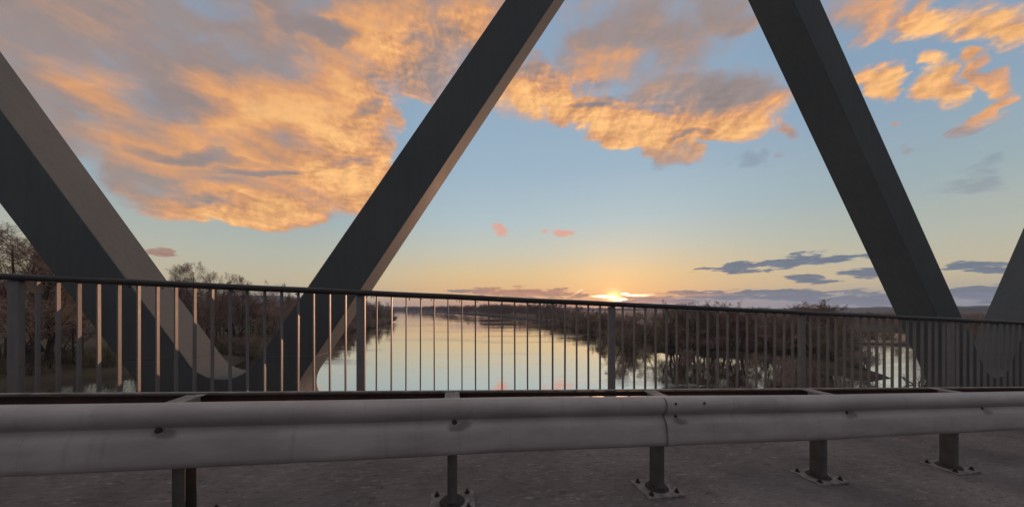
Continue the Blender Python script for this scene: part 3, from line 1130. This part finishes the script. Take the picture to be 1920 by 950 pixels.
# single trees that stand out
plant('slim', -78.5, 52.0, 25.5, 'tallest bare tree, its twiggy crown against the pink sky at the far left edge', wide=1.7)
plant('tall', -88.0, 58.5, 24.5, 'bare tree close behind the tallest one at the far left edge')
plant('slim', -101.0, 97.0, 25.0, 'upright bare tree rising over the handrail, closest to the right of the leftmost diagonal')
plant('slim', -97.0, 99.0, 26.0, 'tall brush-like bare tree above the handrail, second right of the leftmost diagonal')
plant('slim', -99.5, 104.0, 23.5, 'narrow bare tree crowded against the brush-like one above the handrail')
plant('slim', -95.0, 112.0, 22.8, 'lower bare tree filling the gap between taller crowns above the handrail')
plant('slim', -97.5, 108.0, 23.5, 'spreading bare tree above the handrail left of the gap in the left treeline', wide=0.8)
plant('tall', -96.0, 126.0, 22.5, 'low round bare crown poking over the handrail between two brush-like ones', wide=0.8)
plant('slim', -99.0, 140.0, 22.5, 'last bare crown above the handrail before the second diagonal', wide=0.8)
# left bank
for x, y, h_ in ((-84, 54.5, 25), (-93, 62, 25.5), (-83, 57.5, 22), (-99, 66, 26)):
    plant('slim' if h_ > 24 else 'tall', x, y, h_, 'brown leafless tree in the dense thicket along the left river bank', 'leafless trees of the left river bank', 1.5)
L_lab = 'brown leafless tree in the dense thicket along the left river bank'
L_grp = 'leafless trees of the left river bank'


def pl():
    y = U(44, 340)
    x = U(-190, -60) if y < 200 else U(-230, -90)
    d = sd(x, y)
    if not (4 if y > 76 else 9) < d < 46:
        return None
    if x / y < -1.72:
        return None
    return (x, y)


for x, y in scatter(pl, 105, 4.6):
    d = sd(x, y)
    hh = (U(15, 20.5) if y < 160 else U(14.5, 19.5)) if d > 9 else U(9, 14)
    plant(('tall' if U(0, 1) < .5 else 'slim') if d > 9 and U(0, 1) < .7 else 'round', x, y, hh, L_lab, L_grp, U(.9, 1.2))
Ls_lab = 'low brown willow bush leaning over the water from the left bank'
for x, y in scatter(lambda: (lambda p: p if 0.2 < sd(*p) < 4.5 and p[0] / p[1] > -1.75 and p[1] > 76 else None)((U(-130, -52), U(44, 300))), 46, 3.0):
    plant('scrub', x, y, U(3.5, 6.0), Ls_lab, 'willow bushes at the left water edge', U(1.0, 1.4))

# wooded spit right of the river
S_lab = 'greyish brown leafless tree in the thicket covering the spit right of the river'
S_grp = 'leafless trees of the wooded spit'


def ps():
    y = U(57, 330)
    x = U(24, 200)
    d = sd(x, y)
    if not 2.5 < d < 11 or x > 118 + (y - 100) * .2 and y > 100 or x / y > 1.12:
        return None
    if x > 50 and y < 74 and U(0, 1) < .8:
        return None
    return (x, y)


for x, y in scatter(ps, 40, 5.2):
    d = sd(x, y)
    top = 11.8 - max(0.0, (x / y - 0.66)) * 4.5 + (0.6 if y > 150 else 0)
    hh = (top - 1.2) * U(.80, 1.09)
    plant('round', x, y, hh if d > 3.5 else hh * .8, S_lab, S_grp, U(1.0, 1.35), .06)
for x, y, h_, lb in ((33.5, 96, 13.6, 'bare tree with the crown lit orange just under the setting sun'), (45, 92, 14.0, 'bare tree showing a tuft of twigs over the handrail, nearest the sunset'),
                     (50, 90, 13.6, 'bare tree showing twigs over the handrail, mid-way between sunset and right diagonal'), (60, 84, 13.0, 'wide bare tree whose twigs just clear the handrail right of the sunset'),
                     (78, 82, 13.2, 'bare tree with a rounded crown over the handrail, nearest the right diagonal')):
    plant('round', x, y, h_, lb, None, 1.1)
for x, y in [(r_ * y_, y_) for r_, y_ in ((.50, 92), (.53, 88), (.56, 93), (.60, 90), (.63, 86), (.67, 88), (.70, 92), (.88, 78), (.91, 82), (.94, 79), (.98, 84))]:
    plant('round', x, y, U(12.4, 13.7), S_lab, S_grp, U(1.0, 1.3), .06)
W_lab = 'slender flooded willow standing in the river in front of the wooded spit'
for x, y in scatter(lambda: (lambda p: p if -9 < sd(*p) < -1.0 and p[0] / p[1] < 1.2 and not (p[0] > 66 and p[1] < 1.02 * p[0] - 9) else None)((U(26, 74), U(49, 100))), 6, 6.0):
    plant('scrub', x, y, U(2.4, 4.0), W_lab, 'flooded willows in front of the spit', U(.7, 1.0), .15, -.9)
Ss_lab = 'low willow bush trailing twigs into the water along the wooded spit'
for x, y in scatter(lambda: (lambda p: p if 0.8 < sd(*p) < 4.0 and p[0] / p[1] < 1.15 else None)((U(22, 112), U(52, 240))), 24, 5.0):
    plant('scrub', x, y, U(3.0, 5.2), Ss_lab, 'willow bushes of the wooded spit', U(1.0, 1.5), .12)

# right bank behind the steel diagonal
B_lab = 'dark leafless tree on the right bank behind the rightmost bars of the railing'


def pr():
    y = U(44, 110)
    x = U(66, 210)
    d = sd(x, y)
    if not 2.0 < d < 60 or x / y < 1.16 or x / y > 1.85 or (x < 128 and y > 80 and x / y < 1.35):
        return None
    return (x, y)


for x, y in scatter(pr, 44, 4.2):
    plant('round', x, y, U(6.0, 8.8), B_lab, 'leafless trees of the right bank', U(1.1, 1.5), .06)

# wood beyond the meadow and the far treeline
QUADS = {}
for kind in ('round', 'slim'):
    QUADS[kind] = []
    for tr_, me_, hm_ in SPEC[kind]:
        co_ = np.empty(len(me_.vertices) * 3)
        me_.vertices.foreach_get('co', co_)
        lp_ = np.empty(len(me_.loops), int)
        me_.loops.foreach_get('vertex_index', lp_)
        QUADS[kind].append((co_.reshape(-1, 3)[lp_.reshape(-1, 4)], hm_))


# woods that read as one mass: beyond the meadow, and the far treeline
def wood(name, label, spots):
    VV = []
    for x, y, h, wide in spots:
        kind = 'round' if U(0, 1) < .65 else 'slim'
        q, hm_ = QUADS[kind][rng.randint(len(QUADS[kind]))]
        q = q[rng.rand(len(q)) < .16]
        z = float(ground_z(np.array([x]), np.array([y]))[0]) - .2
        s_ = h / hm_
        a_ = U(0, 6.28)
        c_ = q.mean(1, keepdims=True)
        q = (c_ + (q - c_) * np.array([2.6, 2.6, 1.6])) * np.array([s_ * wide, s_ * wide, s_])
        VV.append(np.stack([x + q[..., 0] * math.cos(a_) - q[..., 1] * math.sin(a_), y + q[..., 0] * math.sin(a_) + q[..., 1] * math.cos(a_), z + q[..., 2]], -1).reshape(-1, 3))
    V = np.concatenate(VV)
    F = np.arange(len(V)).reshape(-1, 4).tolist()
    V = V.tolist()
    o = bpy.data.objects.new(name, raw(name, V, F, M_TWIG))
    C.objects.link(o)
    tag(o, label, 'wood', None, 'stuff')


sp_ = scatter(lambda: (lambda p: p if p[0] / p[1] > .60 and p[0] / p[1] < 1.75 and sd(*p) > 9 else None)((U(95, 360), U(140, 230))), 110, 5.0)
wood('meadow_wood', 'grey brown wood beyond the pale meadow on the right', [(x, y, U(7.0, 9.6), 1.3) for x, y in sp_])


def pf():
    y = U(380, 1500)
    x = U(-.42, .32) * y
    if not 3 < sd(x, y) < 90 or x / y < -.36 and y < 600:
        return None
    return (x, y)


wood('far_treeline', 'dark distant treeline along the far bank of the river', [(x, y, U(13, 21) + (y - 380) * .006, 1.5) for x, y in scatter(pf, 210, 8.0)])

# undergrowth: brambles, reeds and flood debris on both banks
V, F = [], []
def brush(n, fn, h0, h1):
    k = 0
    while k < n:
        p = fn()
        if p is None:
            continue
        k += 1
        z = float(ground_z(np.array([p[0]]), np.array([p[1]]))[0])
        for _ in range(34):
            a_ = U(0, 6.28)
            r_ = U(0, 1.5)
            bx, by = p[0] + r_ * math.cos(a_), p[1] + r_ * math.sin(a_)
            h_ = U(h0, h1)
            lx, ly = rng.normal(0, .45, 2) * h_
            wd = U(.02, .05)
            ca, sa = math.cos(a_ * 3) * wd, math.sin(a_ * 3) * wd
            o_ = len(V)
            V.extend([(bx - ca, by - sa, z - .1), (bx + ca, by + sa, z - .1), (bx + lx * .4 + ca, by + ly * .4 + sa, z + h_ * .65), (bx + lx * .4 - ca, by + ly * .4 - sa, z + h_ * .65),
                      (bx + lx, by + ly, z + h_)])
            F.append((o_, o_ + 1, o_ + 2, o_ + 3))
            F.append((o_ + 3, o_ + 2, o_ + 4))


brush(620, lambda: (lambda p: p if (.3 if p[1] > 76 else 7.0) < sd(*p) < 26 and p[0] / p[1] > -1.75 else None)((U(-150, -55), U(44, 260))), .8, 3.2)
brush(900, lambda: (lambda p: p if 3 < sd(*p) < 45 and p[0] / p[1] < 1.2 and (p[1] > 74 or p[0] < 52) else None)((U(22, 150), U(56, 260))), .5, 2.2)
brush(330, lambda: (lambda p: p if .3 < sd(*p) < 40 and 1.15 < p[0] / p[1] < 1.85 else None)((U(66, 170), U(44, 90))), .6, 2.6)
o = bpy.data.objects.new('undergrowth', raw('undergrowth', V, F, M_SCRUB))
C.objects.link(o)
tag(o, 'tangle of brown brambles and reeds under the bank trees', 'undergrowth', None, 'stuff')

# flooded snag in the side channel
t_ = Tree(77)
P = dict(segs=[5, 4, 3], wig=[.2, .25, .25], up=[.0, .03, .03], taper=[.4, .4, .4], kids=[8, 5], **{'from': [.2, .2]}, ang=[55, 50], len=[.5, .5], rk=[.5, .6], rmin=.02, woody=2, shape=lambda u: 1.0)
for a_ in range(5):
    t_.grow(np.array([rng.normal(0, .25), rng.normal(0, .25), -.4]), np.array([rng.normal(0, .6), rng.normal(0, .6), 1.0]), 2.3, .11, 0, P)
o = bpy.data.objects.new('driftwood', raw('driftwood', *t_.tube_mesh(), M_TRUNK))
o.location = (64.5, 50.2, 0)
C.objects.link(o)
tag(o, 'dark tangle of flooded branches standing in the side channel', 'driftwood')
